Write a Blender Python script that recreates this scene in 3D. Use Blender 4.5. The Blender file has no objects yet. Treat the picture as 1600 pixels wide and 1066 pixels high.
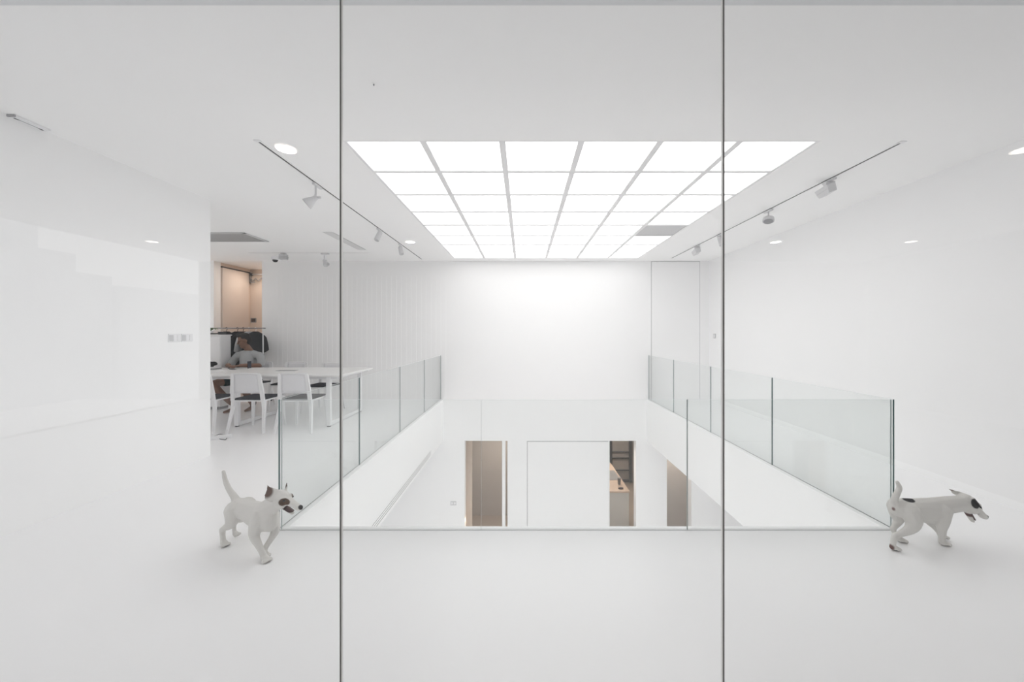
import bpy, bmesh, math, random
from mathutils import Vector, Matrix, Quaternion
random.seed(7)
SC = bpy.context.scene
COL = SC.collection
PI = math.pi

# ------------------------------------------------------------------ camera, world, exposure
EYE = 1.35                      # eye height
FPX = 635.0                     # focal length in pixels of the 1600 px wide frame
VX, VY = 818.0, 520.0           # vanishing point of the room
cam_d = bpy.data.cameras.new('camera')
cam = bpy.data.objects.new('camera', cam_d)
COL.objects.link(cam)
cam.location = (0, 0, EYE)
cam.rotation_euler = (PI / 2, 0, 0)
cam_d.sensor_width = 36.0
cam_d.lens = FPX / 1600 * 36
cam_d.shift_x = (800 - VX) / 1600
cam_d.shift_y = -(533 - VY) / 1600
cam_d.clip_start = 0.02
SC.camera = cam

W = bpy.data.worlds.new('overcast_sky')
SC.world = W
W.use_nodes = True
W.node_tree.nodes['Background'].inputs[0].default_value = (0.975, 0.985, 1.0, 1)
W.node_tree.nodes['Background'].inputs[1].default_value = 1.5

PANEL_LIGHT = 1.22               # radiance of the luminous ceiling
SC.view_settings.view_transform = 'Standard'
SC.view_settings.look = 'None'
SC.view_settings.exposure = 0.43
SC.view_settings.gamma = 1.0
SC.view_settings.use_curve_mapping = False
cy = SC.cycles
cy.max_bounces = 14
cy.diffuse_bounces = 12
cy.glossy_bounces = 5
cy.transparent_max_bounces = 32
cy.use_light_tree = False
cy.adaptive_threshold = 0.03
cy.use_denoising = True
cy.caustics_reflective = False
cy.caustics_refractive = False
cy.sample_clamp_indirect = 4.0


def area_lamp(name, loc, size, watts, color=(1, 1, 1), rot=(0, 0, 0), shape='DISK'):
    d = bpy.data.lights.new(name, 'AREA')
    d.shape = shape
    d.size = size
    d.energy = watts
    d.color = color
    o = bpy.data.objects.new(name, d)
    COL.objects.link(o)
    o.location = loc
    o.rotation_euler = rot
    return o


area_lamp('office_fill_light', (-7.6, 6.3, 2.78), 0.6, 13, (1.0, 0.98, 0.95))  # unseen fill light added to brighten the table area
area_lamp('corridor_lamp', (-5.75, 8.85, 2.74), 0.2, 3.6, (1.0, 0.88, 0.77))
area_lamp('lower_hall_fill_light', (-1.0, 1.9, -0.86), 0.6, 20, (1.0, 0.985, 0.97))  # added out of view; its bounce through the opening lifts the whole room
area_lamp('lower_hall_fill_light', (2.2, 1.9, -0.86), 0.6, 20, (1.0, 0.985, 0.97))  # second added fill under the front slab
area_lamp('lower_room_fill_light', (-0.5, 9.3, -0.95), 0.2, 10, (1.0, 0.88, 0.76))  # unseen fill added inside opening A
area_lamp('lower_kitchen_fill_light', (2.3, 10.9, -0.95), 0.3, 16, (1.0, 0.88, 0.76))  # unseen fill added to light the kitchen
area_lamp('lower_kitchen_fill_light', (1.9, 8.85, -0.95), 0.3, 7, (1.0, 0.92, 0.84))  # nearer fill added to brighten the dark counter front
area_lamp('lower_recess_fill_light', (3.3, 8.75, -0.95), 0.15, 5, (1.0, 0.90, 0.80))  # unseen fill added behind opening C

for _x, _y in ((-1.86, -.33), (2.0, -.33), (-1.8, -3.6), (4.0, -3.6)):      # four of the terrace downlights
    area_lamp('terrace_lamp', (_x, _y, 2.785), 0.13, 8, (1.0, 0.97, 0.93))


def P(px, py, Y):
    return Vector(((px - VX) * Y / FPX, Y, EYE - (py - VY) * Y / FPX))


# ------------------------------------------------------------------ materials
MATS = {}


def mat(name, color, rough=0.6, spec=0.4, metal=0.0, bump=0.0, bscale=40.0, emit=None, var=0.0, detail=4):
    if name in MATS:
        return MATS[name]
    m = bpy.data.materials.new(name)
    m.use_nodes = True
    nt = m.node_tree
    b = nt.nodes['Principled BSDF']
    b.inputs['Base Color'].default_value = (*color, 1)
    b.inputs['Roughness'].default_value = rough
    b.inputs['Specular IOR Level'].default_value = spec
    b.inputs['Metallic'].default_value = metal
    if emit:
        b.inputs['Emission Color'].default_value = (*emit[0], 1)
        b.inputs['Emission Strength'].default_value = emit[1]
    if bump or var:
        tc = nt.nodes.new('ShaderNodeTexCoord')
        n = nt.nodes.new('ShaderNodeTexNoise')
        n.inputs['Scale'].default_value = bscale
        n.inputs['Detail'].default_value = detail
        nt.links.new(tc.outputs['Object'], n.inputs['Vector'])
        if bump:
            bp = nt.nodes.new('ShaderNodeBump')
            bp.inputs['Strength'].default_value = bump
            bp.inputs['Distance'].default_value = 0.004
            nt.links.new(n.outputs['Fac'], bp.inputs['Height'])
            nt.links.new(bp.outputs['Normal'], b.inputs['Normal'])
        if var:
            mx = nt.nodes.new('ShaderNodeMix')
            mx.data_type = 'RGBA'
            mx.inputs['A'].default_value = (*[c * (1 - var) for c in color], 1)
            mx.inputs['B'].default_value = (*[min(1, c * (1 + var)) for c in color], 1)
            nt.links.new(n.outputs['Fac'], mx.inputs['Factor'])
            nt.links.new(mx.outputs['Result'], b.inputs['Base Color'])
    MATS[name] = m
    return m


def glass_mat(name, tint, f0=0.04):
    m = bpy.data.materials.new(name)
    m.use_nodes = True
    nt = m.node_tree
    nt.nodes.clear()
    out = nt.nodes.new('ShaderNodeOutputMaterial')
    mix = nt.nodes.new('ShaderNodeMixShader')
    tr = nt.nodes.new('ShaderNodeBsdfTransparent')
    tr.inputs[0].default_value = (*tint, 1)
    gl = nt.nodes.new('ShaderNodeBsdfGlossy')
    gl.inputs['Roughness'].default_value = 0.0
    geo = nt.nodes.new('ShaderNodeNewGeometry')
    dot = nt.nodes.new('ShaderNodeVectorMath')
    dot.operation = 'DOT_PRODUCT'
    nt.links.new(geo.outputs['Incoming'], dot.inputs[0])
    nt.links.new(geo.outputs['Normal'], dot.inputs[1])

    def mth(op, a, b=None):
        n = nt.nodes.new('ShaderNodeMath')
        n.operation = op
        for i, v in enumerate((a, b)):
            if v is None:
                continue
            if isinstance(v, (int, float)):
                n.inputs[i].default_value = v
            else:
                nt.links.new(v, n.inputs[i])
        return n.outputs[0]
    c = mth('ABSOLUTE', dot.outputs['Value'])
    k = mth('SUBTRACT', 1.0, c)
    k = mth('POWER', k, 5.0)
    k = mth('MULTIPLY', k, 1 - f0)
    k = mth('ADD', k, f0)
    nt.links.new(k, mix.inputs[0])
    nt.links.new(tr.outputs[0], mix.inputs[1])
    nt.links.new(gl.outputs[0], mix.inputs[2])
    nt.links.new(mix.outputs[0], out.inputs[0])
    MATS[name] = m
    return m


def attr_mat(name, rough=0.85, bump=0.3, bscale=180):
    m = bpy.data.materials.new(name)
    m.use_nodes = True
    nt = m.node_tree
    b = nt.nodes['Principled BSDF']
    a = nt.nodes.new('ShaderNodeAttribute')
    a.attribute_name = 'coat'
    nt.links.new(a.outputs['Color'], b.inputs['Base Color'])
    b.inputs['Roughness'].default_value = rough
    b.inputs['Specular IOR Level'].default_value = 0.25
    tc = nt.nodes.new('ShaderNodeTexCoord')
    n = nt.nodes.new('ShaderNodeTexNoise')
    n.inputs['Scale'].default_value = bscale
    nt.links.new(tc.outputs['Object'], n.inputs['Vector'])
    bp = nt.nodes.new('ShaderNodeBump')
    bp.inputs['Strength'].default_value = bump
    bp.inputs['Distance'].default_value = 0.003
    nt.links.new(n.outputs['Fac'], bp.inputs['Height'])
    nt.links.new(bp.outputs['Normal'], b.inputs['Normal'])
    MATS[name] = m
    return m


M_WALL = mat('white_wall_paint', (0.968, 0.968, 0.970), 0.55, 0.3)
M_CEIL = mat('white_ceiling_paint', (0.968, 0.968, 0.966), 0.8, 0.2)
M_FLOOR = mat('white_epoxy_floor', (0.945, 0.945, 0.952), 0.28, 0.4, var=0.008, bscale=1.3, detail=1)
M_TRIM = mat('bright_white_trim', (0.97, 0.97, 0.97), 0.4, 0.4)
M_GAP = mat('shadow_gap_grey', (0.40, 0.40, 0.405), 0.7)
M_TSLOT = mat('track_slot_grey', (0.10, 0.10, 0.105), 0.7)
M_DARK = mat('dark_slot', (0.05, 0.05, 0.055), 0.8)
M_BEIGE = mat('warm_lit_wall', (0.72, 0.62, 0.54), 0.6, bump=0.05)  # white walls; warm lamplight is put into the beige
M_CONC = mat('grey_beige_plaster', (0.55, 0.515, 0.485), 0.75, var=0.10, bscale=2.2, bump=0.1)
M_LFLOOR = mat('lower_floor_beige', (0.50, 0.43, 0.37), 0.5, var=0.06, bscale=3)
M_TERR = mat('terrace_facade', (0.30, 0.30, 0.303), 0.7)
M_TERC = mat('terrace_soffit', (0.93, 0.93, 0.93), 0.7)
M_GLASS = glass_mat('clear_glass', (0.990, 0.990, 0.990))
M_RAIL = glass_mat('green_tinted_glass', (0.981, 0.990, 0.987))
M_EDGE = mat('glass_edge_teal', (0.10, 0.17, 0.17), 0.2, 0.5)
M_EDGE2 = mat('glass_joint_grey', (0.36, 0.41, 0.41), 0.3, 0.5)
M_EDGE3 = mat('glass_top_edge_sheen', (0.66, 0.71, 0.71), 0.3, 0.5)  # reflection put into the paler tone of the top edges
M_SILI = mat('silicone_seal', (0.13, 0.125, 0.12), 0.6)
M_EDGEHL = mat('glass_edge_highlight', (0.85, 0.84, 0.82), 0.25)  # pale tone stands for light caught along the glass joints
M_LIGHT = mat('luminous_panel', (0.9, 0.9, 0.9), 0.5, emit=((1.0, 0.995, 0.985), PANEL_LIGHT))
M_PANELOFF = mat('unlit_panel', (0.62, 0.62, 0.63), 0.4)
M_BAR = mat('grey_grid_bar', (0.86, 0.86, 0.865), 0.5)
M_PLAST = mat('white_plastic', (0.86, 0.86, 0.87), 0.35, 0.4)
M_SPOT = mat('spotlight_enamel', (0.70, 0.70, 0.71), 0.4)
M_MESHB = mat('chair_mesh_white', (0.80, 0.80, 0.82), 0.6, bump=0.3, bscale=300)
M_PAD = mat('charcoal_seat_fabric', (0.055, 0.057, 0.065), 0.9, 0.2, bump=0.3, bscale=250)
M_TABLE = mat('white_table_laminate', (0.85, 0.845, 0.835), 0.3, 0.4)
M_METALW = mat('white_powder_coat', (0.85, 0.85, 0.86), 0.4)
M_RUB = mat('black_rubber', (0.02, 0.02, 0.022), 0.6)
M_GREY = mat('grey_plastic', (0.33, 0.33, 0.34), 0.5)
M_LGREY = mat('pale_grey_plastic', (0.62, 0.62, 0.63), 0.45)
M_BLACK = mat('black_cotton', (0.017, 0.017, 0.019), 0.95, 0.15, bump=0.35, bscale=90)
M_CHAR = mat('charcoal_cotton', (0.035, 0.036, 0.038), 0.95, 0.15, bump=0.35, bscale=90)
M_STEEL = mat('brushed_steel', (0.35, 0.35, 0.36), 0.35, metal=0.9)
M_SHIRT = mat('grey_marl_cotton', (0.40, 0.41, 0.415), 0.95, 0.1, bump=0.5, bscale=60, var=0.06)
M_SHORTS = mat('dark_teal_cotton', (0.012, 0.030, 0.032), 0.9, 0.1)
M_SKIN = mat('brown_skin', (0.20, 0.105, 0.068), 0.55, 0.35)
M_HAIR = mat('black_hair', (0.016, 0.014, 0.013), 0.8, bump=0.6, bscale=200)
M_LEAF = mat('green_leaf', (0.10, 0.19, 0.06), 0.5)
M_WOOD = mat('pale_wood', (0.66, 0.52, 0.42), 0.5, var=0.08, bscale=9)
M_WINF = mat('dark_window_frame', (0.07, 0.07, 0.072), 0.5)
M_LAMPD = mat('downlight_diffuser', (0.9, 0.88, 0.84), 0.4, emit=((1.0, 0.93, 0.82), 9.0))
M_CITY = mat('hazy_concrete', (0.74, 0.75, 0.77), 0.9, var=0.05, bscale=0.3)
M_COAT = attr_mat('dog_coat')


# ------------------------------------------------------------------ mesh helpers
def NB():
    return bmesh.new()


def box(bm, x0, x1, y0, y1, z0, z1, bev=0.0, seg=1):
    g = bmesh.ops.create_cube(bm, size=1.0)
    vs = g['verts']
    for v in vs:
        v.co = Vector((x0 + (v.co.x + .5) * (x1 - x0), y0 + (v.co.y + .5) * (y1 - y0), z0 + (v.co.z + .5) * (z1 - z0)))
    if bev:
        es = {e for v in vs for e in v.link_edges}
        bmesh.ops.bevel(bm, geom=list(es), offset=bev, segments=seg, affect='EDGES', profile=0.7)
    return vs


def frustum(bm, p0, s0, p1, s1, axis='z'):
    """box that runs from rectangle (centre p0, size s0) to rectangle (p1, s1); rectangles lie across the axis"""
    vs = []
    for p, s in ((p0, s0), (p1, s1)):
        for a, b in ((-1, -1), (1, -1), (1, 1), (-1, 1)):
            o = (a * s[0] / 2, b * s[1] / 2)
            if axis == 'z':
                vs.append(bm.verts.new((p[0] + o[0], p[1] + o[1], p[2])))
            elif axis == 'y':
                vs.append(bm.verts.new((p[0] + o[0], p[1], p[2] + o[1])))
            else:
                vs.append(bm.verts.new((p[0], p[1] + o[0], p[2] + o[1])))
    fs = [(3, 2, 1, 0), (4, 5, 6, 7)] + [(i, (i + 1) % 4, (i + 1) % 4 + 4, i + 4) for i in range(4)]
    out = [bm.faces.new([vs[i] for i in f]) for f in fs]
    bmesh.ops.recalc_face_normals(bm, faces=out)


def tube(bm, pts, r, n=10, smooth=True, cap=True):
    pts = [Vector(p) for p in pts]
    rs = r if isinstance(r, (list, tuple)) else [r] * len(pts)
    rings = []
    up = None
    for i, p in enumerate(pts):
        d = (pts[min(i + 1, len(pts) - 1)] - pts[max(i - 1, 0)]).normalized()
        if up is None:
            up = Vector((0, 0, 1)) if abs(d.z) < 0.9 else Vector((1, 0, 0))
        s = d.cross(up).normalized()
        up = s.cross(d).normalized()
        rings.append([bm.verts.new(p + (s * math.cos(2 * PI * k / n) + up * math.sin(2 * PI * k / n)) * rs[i]) for k in range(n)])
    fs = []
    for a, b in zip(rings, rings[1:]):
        for k in range(n):
            f = bm.faces.new((a[k], a[(k + 1) % n], b[(k + 1) % n], b[k]))
            f.smooth = smooth
            fs.append(f)
    if cap:
        fs.append(bm.faces.new(rings[0][::-1]))
        fs.append(bm.faces.new(rings[-1]))
    bmesh.ops.recalc_face_normals(bm, faces=fs)


def lathe(bm, prof, n=24, origin=(0, 0, 0), axis=(0, 0, 1), smooth=True):
    """prof = [(radius, height)], turned about axis through origin"""
    q = Vector((0, 0, 1)).rotation_difference(Vector(axis))
    o = Vector(origin)
    rings = []
    for r, h in prof:
        rings.append([bm.verts.new(o + q @ Vector((r * math.cos(2 * PI * k / n), r * math.sin(2 * PI * k / n), h))) for k in range(n)])
    fs = []
    for a, b in zip(rings, rings[1:]):
        for k in range(n):
            f = bm.faces.new((a[k], a[(k + 1) % n], b[(k + 1) % n], b[k]))
            f.smooth = smooth
            fs.append(f)
    fs.append(bm.faces.new(rings[0][::-1]))
    fs.append(bm.faces.new(rings[-1]))
    bmesh.ops.recalc_face_normals(bm, faces=fs)


def spline(pts, n=8):
    """Catmull-Rom through the points (tuples of any length)"""
    out = []
    m = len(pts)
    for i in range(m - 1):
        p0, p1, p2, p3 = pts[max(i - 1, 0)], pts[i], pts[i + 1], pts[min(i + 2, m - 1)]
        for k in range(n):
            t = k / n
            out.append(tuple(0.5 * ((2 * b) + (-a + c) * t + (2 * a - 5 * b + 4 * c - d) * t * t + (-a + 3 * b - 3 * c + d) * t ** 3)
                             for a, b, c, d in zip(p0, p1, p2, p3)))
    out.append(tuple(pts[-1]))
    return out


def obj(name, bm, material, parent=None, local=False):
    """links bm as one mesh; with a parent, bm is in world coordinates unless local"""
    me = bpy.data.meshes.new(name)
    if parent is not None and not local:
        bmesh.ops.translate(bm, verts=bm.verts, vec=-Vector(parent.location))
    bm.to_mesh(me)
    bm.free()
    for m in (material if isinstance(material, (list, tuple)) else [material]):
        me.materials.append(m)
    o = bpy.data.objects.new(name, me)
    COL.objects.link(o)
    if parent is not None:
        o.parent = parent
    return o


def tag(o, label, cat, group=None, kind=None):
    o['label'] = label
    o['category'] = cat
    if group:
        o['group'] = group
    if kind:
        o['kind'] = kind
    return o


def thing(name, label, cat, loc=(0, 0, 0), rotz=0.0, group=None):
    o = bpy.data.objects.new(name, None)
    COL.objects.link(o)
    o.empty_display_size = 0.1
    o.location = loc
    o.rotation_euler = (0, 0, rotz)
    return tag(o, label, cat, group)


def struct(name, bm, m, label=None):
    o = obj(name, bm, m)
    o['kind'] = 'structure'
    if label:
        o['label'] = label
    return o


def child_copy(src, parent):
    c = src.copy()
    COL.objects.link(c)
    c.parent = parent
    for g in src.children:
        d = g.copy()
        COL.objects.link(d)
        d.parent = c
    return c


def dup(root, loc, rotz, label, group=None):
    r = root.copy()
    COL.objects.link(r)
    r.location = loc
    r.rotation_euler = (0, 0, rotz)
    r['label'] = label
    if group:
        r['group'] = group
    for ch in list(root.children):
        child_copy(ch, r)
    return r


# ------------------------------------------------------------------ dimensions of the room
CEIL = 2.80
YG = 1.42                                   # glass front
YB = 8.22                                   # back wall
XL, XR = -3.44, 3.75                        # side walls
HX0, HX1, HY0 = -1.67, 2.53, 2.783          # balustrade lines round the floor opening
KERB = 0.042
SLAB = -0.84                                # underside of the upper floor
LOWF = -3.24                                # lower floor
GX0, GX1, GY0, GY1 = -1.368, 2.248, 3.07, 7.93   # luminous ceiling


def px2x(px, Y):
    return (px - VX) * Y / FPX


# ------------------------------------------------------------------ structure
vx0, vx1, vy0 = HX0 + KERB, HX1 - KERB, HY0 + KERB       # the void itself
b = NB()
box(b, -9, XR + .2, -5.4, vy0, -.02, 0)
box(b, -9, vx0, vy0, YB, -.02, 0)
box(b, vx1, XR + .2, vy0, YB, -.02, 0)
box(b, -6.26, -5.29, YB, 9.4, -.02, 0)
struct('floor', b, M_FLOOR, 'glossy white resin floor around the opening')
b = NB()
box(b, -9, 7, 1.0, vy0, SLAB, -.02)
box(b, -9, vx0, vy0, YB, SLAB, -.02)
box(b, vx1, 7, vy0, YB, SLAB, -.02)
box(b, -9, 7, YB + .18, 13, SLAB, SLAB + .3)
struct('ceiling_lower', b, M_WALL, 'white slab edge and soffit round the floor opening')
b = NB()
box(b, -9, GX0, YG, YB, CEIL, CEIL + .25)
box(b, GX1, XR + .2, YG, YB, CEIL, CEIL + .25)
box(b, GX0, GX1, YG, GY0, CEIL, CEIL + .25)
box(b, GX0, GX1, GY1, YB, CEIL, CEIL + .25)
box(b, -9, -5.0, YB, 9.4, CEIL, CEIL + .25)
struct('ceiling', b, M_CEIL, 'plain white ceiling')
b = NB()
box(b, -9, XL, YG, 4.465, 0, CEIL)
struct('wall_left', b, M_WALL, 'white side wall block ending before the tables')
b = NB()
box(b, XR, XR + .2, YG, YB + .18, 0, CEIL)
struct('wall_right', b, M_WALL, 'long white side wall')
b = NB()
box(b, -5.29, XR, YB, YB + .18, SLAB, CEIL)
box(b, -9, -6.26, YB, YB + .18, 0, CEIL)
wall_back = struct('wall_back', b, M_WALL, 'white back wall running down into the opening')
b = NB()
box(b, -9.2, -9, YG, YB + .2, 0, CEIL)
struct('wall_far_left', b, M_WALL)
# shallow ribs added on the back wall to imitate a facade reflection in the glass
b = NB()
box(b, 0, .052, -.003, 0, 0, 2.50)
rib0 = None
nb = 35
for i in range(nb):
    x = -5.02 + i * 0.1
    if rib0 is None:
        rib0 = obj('reflection_rib', b, M_WALL, wall_back)
        rib0.location = (x, YB, 0)
    else:
        c = rib0.copy()
        COL.objects.link(c)
        c.location = (x, YB, 0)
# corridor beyond the back wall
b = NB()
box(b, -6.46, -6.26, YB + .18, 9.4, 0, CEIL)
box(b, -6.26, -5.0, 9.3, 9.4, 0, CEIL)
box(b, -5.29, -5.19, YB + .18, 9.4, 0, CEIL)
struct('wall_corridor', b, M_BEIGE, 'corridor walls tinted by warm lamplight, beyond the clothes rail')
b = NB()
box(b, -6.26, -6.235, 8.42, 9.22, 0.02, 2.70)
d1 = struct('door_1', b, mat('pale_door_laminate', (0.74, 0.66, 0.60), 0.4), 'pale tall sliding door in the corridor')
b = NB()
box(b, -6.26, -6.225, 8.40, 9.26, 2.70, 2.725)
obj('top_rail', b, M_WINF, d1)
b = NB()
box(b, -6.30, -6.24, YB - .03, YB + .02, 0, CEIL)
struct('trim_1', b, M_TRIM, 'white upright frame at the corridor mouth')

# flush door in the back wall (its joint lines are a grey plate showing round the leaf)
dx0, dx1 = px2x(1018, YB), px2x(1093, YB)
b = NB()
box(b, dx0 - .006, dx1 + .006, YB - .004, YB + .001, 0, CEIL - .008)
d2 = struct('door_2', b, M_GREY, 'flush white door with thin dark joints beside the right corner')
b = NB()
box(b, dx0, dx1, YB - .008, YB - .002, 0, CEIL - .016)
obj('leaf', b, M_WALL, d2)

# head channel over the glass front
b = NB()
box(b, -9, XR, YG - .05, 1.785, CEIL - .012, CEIL)
struct('trim_2', b, mat('cool_grey_head_channel', (0.74, 0.75, 0.77), 0.5), 'shallow head channel above the glass front')

# ---- lower level
b = NB()
box(b, -9, 7, 1.0, YB + .1, LOWF - .1, LOWF)
struct('floor_lower', b, M_FLOOR, 'white floor of the hall below')
b = NB()
box(b, -9, 7, YB + .1, 13, LOWF - .1, LOWF)
struct('floor_lower_inner', b, M_LFLOOR, 'beige floor of the level below')
lw = lambda a, c: (px2x(a, YB), px2x(c, YB))
A0, A1 = lw(726, 793)
D0, D1 = lw(824, 952)
B0, B1 = lw(952.5, 994)
C0, C1 = lw(1042, 1080.5)
b = NB()
box(b, -5.0, A0, YB, YB + .18, LOWF, SLAB)
box(b, A1, B0, YB, YB + .18, LOWF, SLAB)
box(b, B1, C0, YB, YB + .18, LOWF, SLAB)
box(b, C1, 7.0, YB, YB + .18, LOWF, SLAB)
box(b, -5.2, -5.0, 1.0, 13, LOWF, SLAB)
box(b, 6.8, 7, 1.0, 13, LOWF, SLAB)
box(b, -5.2, 7, .9, 1.0, LOWF, SLAB)
struct('wall_lower_back', b, M_WALL, 'white wall of the level below with tall openings')
b = NB()
box(b, D0 - .006, D1 - .02, YB - .004, YB + .001, LOWF, SLAB - .004)
d3 = struct('door_3', b, M_GREY, 'wide flush white panel door on the lower level')
b = NB()
box(b, D0 + .004, D1 - .02, YB - .009, YB - .002, LOWF, SLAB - .014)
obj('leaf', b, M_WALL, d3)
b = NB()
box(b, -3.0, .95, 10.2, 10.3, LOWF, SLAB)                      # room behind opening A
box(b, .95, 1.05, YB + .18, 13, LOWF, SLAB)
box(b, -3.1, -3.0, YB + .18, 10.3, LOWF, SLAB)
box(b, 1.05, 4.3, 12.52, 12.62, LOWF, SLAB)                    # kitchen end wall
box(b, 3.62, 3.72, 9.2, 12.6, LOWF, SLAB)
box(b, C0 - .1, C0, YB + .18, 9.05, LOWF, SLAB)
box(b, C0 - .1, 4.6, 9.05, 9.15, LOWF, SLAB)                        # behind opening C
box(b, 3.95, 4.05, YB + .18, 9.1, LOWF, SLAB)
struct('wall_lower_inner', b, M_CONC, 'grey beige plaster walls inside the lower openings')
b = NB()
ax = px2x(738, YB + .55)
box(b, A0 - .3, ax, YB + .5, YB + .55, LOWF, SLAB)
struct('wall_lower_screen', b, M_BEIGE, 'narrow warm lit wall strip inside the lower opening')  # white wall piece, warm light put into its colour
area_lamp('floor_uplight', ((A0 + ax) / 2, YB + .40, -2.62), 0.06, 1.0, (1.0, 0.75, 0.5), rot=(-PI / 2, 0, 0))
b = NB()
box(b, px2x(784.5, YB), px2x(789.5, YB), YB + .02, YB + .10, LOWF, SLAB)
struct('trim_3', b, M_TRIM, 'white upright post in the lower opening')

# white kerb round the opening and the dark joint under the glass
b = NB()
box(b, HX0 + .006, HX1 - .006, HY0 + .006, vy0, 0, .004)
box(b, HX0 + .006, vx0, vy0, YB, 0, .004)
box(b, vx1, HX1 - .006, vy0, YB, 0, .004)
struct('trim_4', b, M_TRIM, 'bright white kerb strip round the floor opening')

# ------------------------------------------------------------------ terrace behind the camera (seen only mirrored in the glass front)
TY = 2 * YG - 8.25
b = NB()
box(b, -6.6, 7, TY, YG - .05, CEIL, CEIL + .2)
struct('ceiling_terrace', b, M_TERC)
b = NB()
box(b, -6.6, 7, TY - .2, TY, 0, CEIL)
box(b, 7, 7.2, TY - .2, YG, 0, CEIL)
box(b, XR + .2, 7, YG - .1, YG, 0, CEIL)
box(b, XR + .2, 7, TY, YG, -.02, 0)
struct('wall_terrace', b, M_TERR)
b = NB()
box(b, -6.75, -6.6, TY - .2, YG, -.3, 0.03)
struct('trim_5', b, M_TRIM)
b = NB()
for x0, x1, y0, y1, z1 in ((-60, -50, -39, 25, 15.0), (-58, -50.5, -43, -39, 10.2), (-59, -51, -47.5, -43, 8.3), (-62, -50, -95, -47.5, 7.2)):
    box(b, x0, x1, y0, y1, -14, z1)
struct('wall_city', b, M_CITY)
b = NB()
lathe(b, [(.075, 0), (.075, -.006), (.068, -.008)], 24)
for f in b.faces:
    f.normal_update()
    f.material_index = 0 if f.normal.z < -.9 else 1
dl0 = None
for (x, y) in [(-5.9, -3.6), (-1.8, -3.6), (.2, -3.6), (2.1, -3.6), (4.0, -3.6), (6.15, -3.6), (-1.86, -.33), (.07, -.33), (2.0, -.33), (3.96, -.36)]:
    if dl0 is None:
        dl0 = obj('downlight_terrace', b, [M_LAMPD, M_TRIM])
        dl0['kind'] = 'structure'
        d = dl0
    else:
        d = dl0.copy()
        COL.objects.link(d)
    d.location = (x, y, CEIL)

# ------------------------------------------------------------------ glass front
win = bpy.data.objects.new('window_1', None)
COL.objects.link(win)
win.location = (0, YG, 0)
win['kind'] = 'structure'
win['label'] = 'full height frameless glass front'


def glass_slab(name, x0, x1, y0, y1, z0, z1, gm, em, parent, thin):
    bm = NB()
    box(bm, x0, x1, y0, y1, z0, z1)
    for f in bm.faces:
        f.normal_update()
        a = f.normal
        big = abs(a.x) > .5 if thin == 'x' else abs(a.y) > .5
        f.material_index = 0 if big else (2 if a.z > .5 else 3 if a.z < -.5 else 1)
    return obj(name, bm, [gm, em, M_EDGE3, M_TRIM], parent)


joints = [-1.985, px2x(533.3, YG + .006), px2x(1129.3, YG + .006), 2.03]
edges = [-3.43] + joints + [3.74]
for i, (a, c) in enumerate(zip(edges, edges[1:])):
    glass_slab('pane', a + .003, c - .003, YG, YG + .012, 0.0, CEIL - .012, M_GLASS, M_EDGEHL, win, 'y')
for j in joints:
    b = NB()
    box(b, j - .0028, j + .0028, YG - .0005, YG + .0035, 0, CEIL - .012)
    obj('seal_and_highlight', b, M_SILI, win)
    b = NB()
    box(b, j - .0028, j + .0028, YG + .0036, YG + .0125, 0, CEIL - .012)
    obj('seal_and_highlight', b, M_EDGEHL, win)  # pale rear half paints the highlight beside the dark seal

# ------------------------------------------------------------------ luminous ceiling
lc = thing('luminous_ceiling', 'large luminous ceiling of glowing white square panels in a grey grid', 'ceiling light', ((GX0 + GX1) / 2, (GY0 + GY1) / 2, CEIL))
nx, ny = 6, 8
pw, pd = (GX1 - GX0) / nx, (GY1 - GY0) / ny
bw = 0.048
b = NB()
box(b, -pw / 2 + bw / 2, pw / 2 - bw / 2, -pd / 2 + bw / 2, pd / 2 - bw / 2, 0, .006)
for f in b.faces:
    f.normal_update()
    f.material_index = 0 if f.normal.z < -.5 else 1
lp = obj('light_panel', b, [M_LIGHT, M_BAR], lc, local=True)
first = True
for j in range(ny):
    for i in range(nx):
        if (i, j) == (5, 4):
            b = NB()
            box(b, -pw / 2 + bw / 2, pw / 2 - bw / 2, -pd / 2 + bw / 2, pd / 2 - bw / 2, 0, .006)
            o = obj('light_panel', b, M_PANELOFF, lc, local=True)
            o['label'] = 'unlit grey panel'
        elif first:
            o = lp
            first = False
        else:
            o = lp.copy()
            COL.objects.link(o)
        o.location = (GX0 + (i + .5) * pw - lc.location.x, GY0 + (j + .5) * pd - lc.location.y, .012)
for i in range(nx + 1):
    x = GX0 + i * pw
    b = NB()
    box(b, x - bw / 2 if i else x, x + bw / 2 if i < nx else x, GY0, GY1, CEIL + .002, CEIL + .014)
    obj('grid_bar', b, M_BAR, lc)
for j in range(ny + 1):
    y = GY0 + j * pd
    b = NB()
    box(b, GX0, GX1, y - bw / 2 if j else y, y + bw / 2 if j < ny else y, CEIL + .003, CEIL + .015)
    obj('grid_bar', b, M_BAR, lc)
b = NB()
box(b, GX0, GX1, GY0, GY1, CEIL + .02, CEIL + .05)
obj('tray', b, M_BAR, lc)

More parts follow.
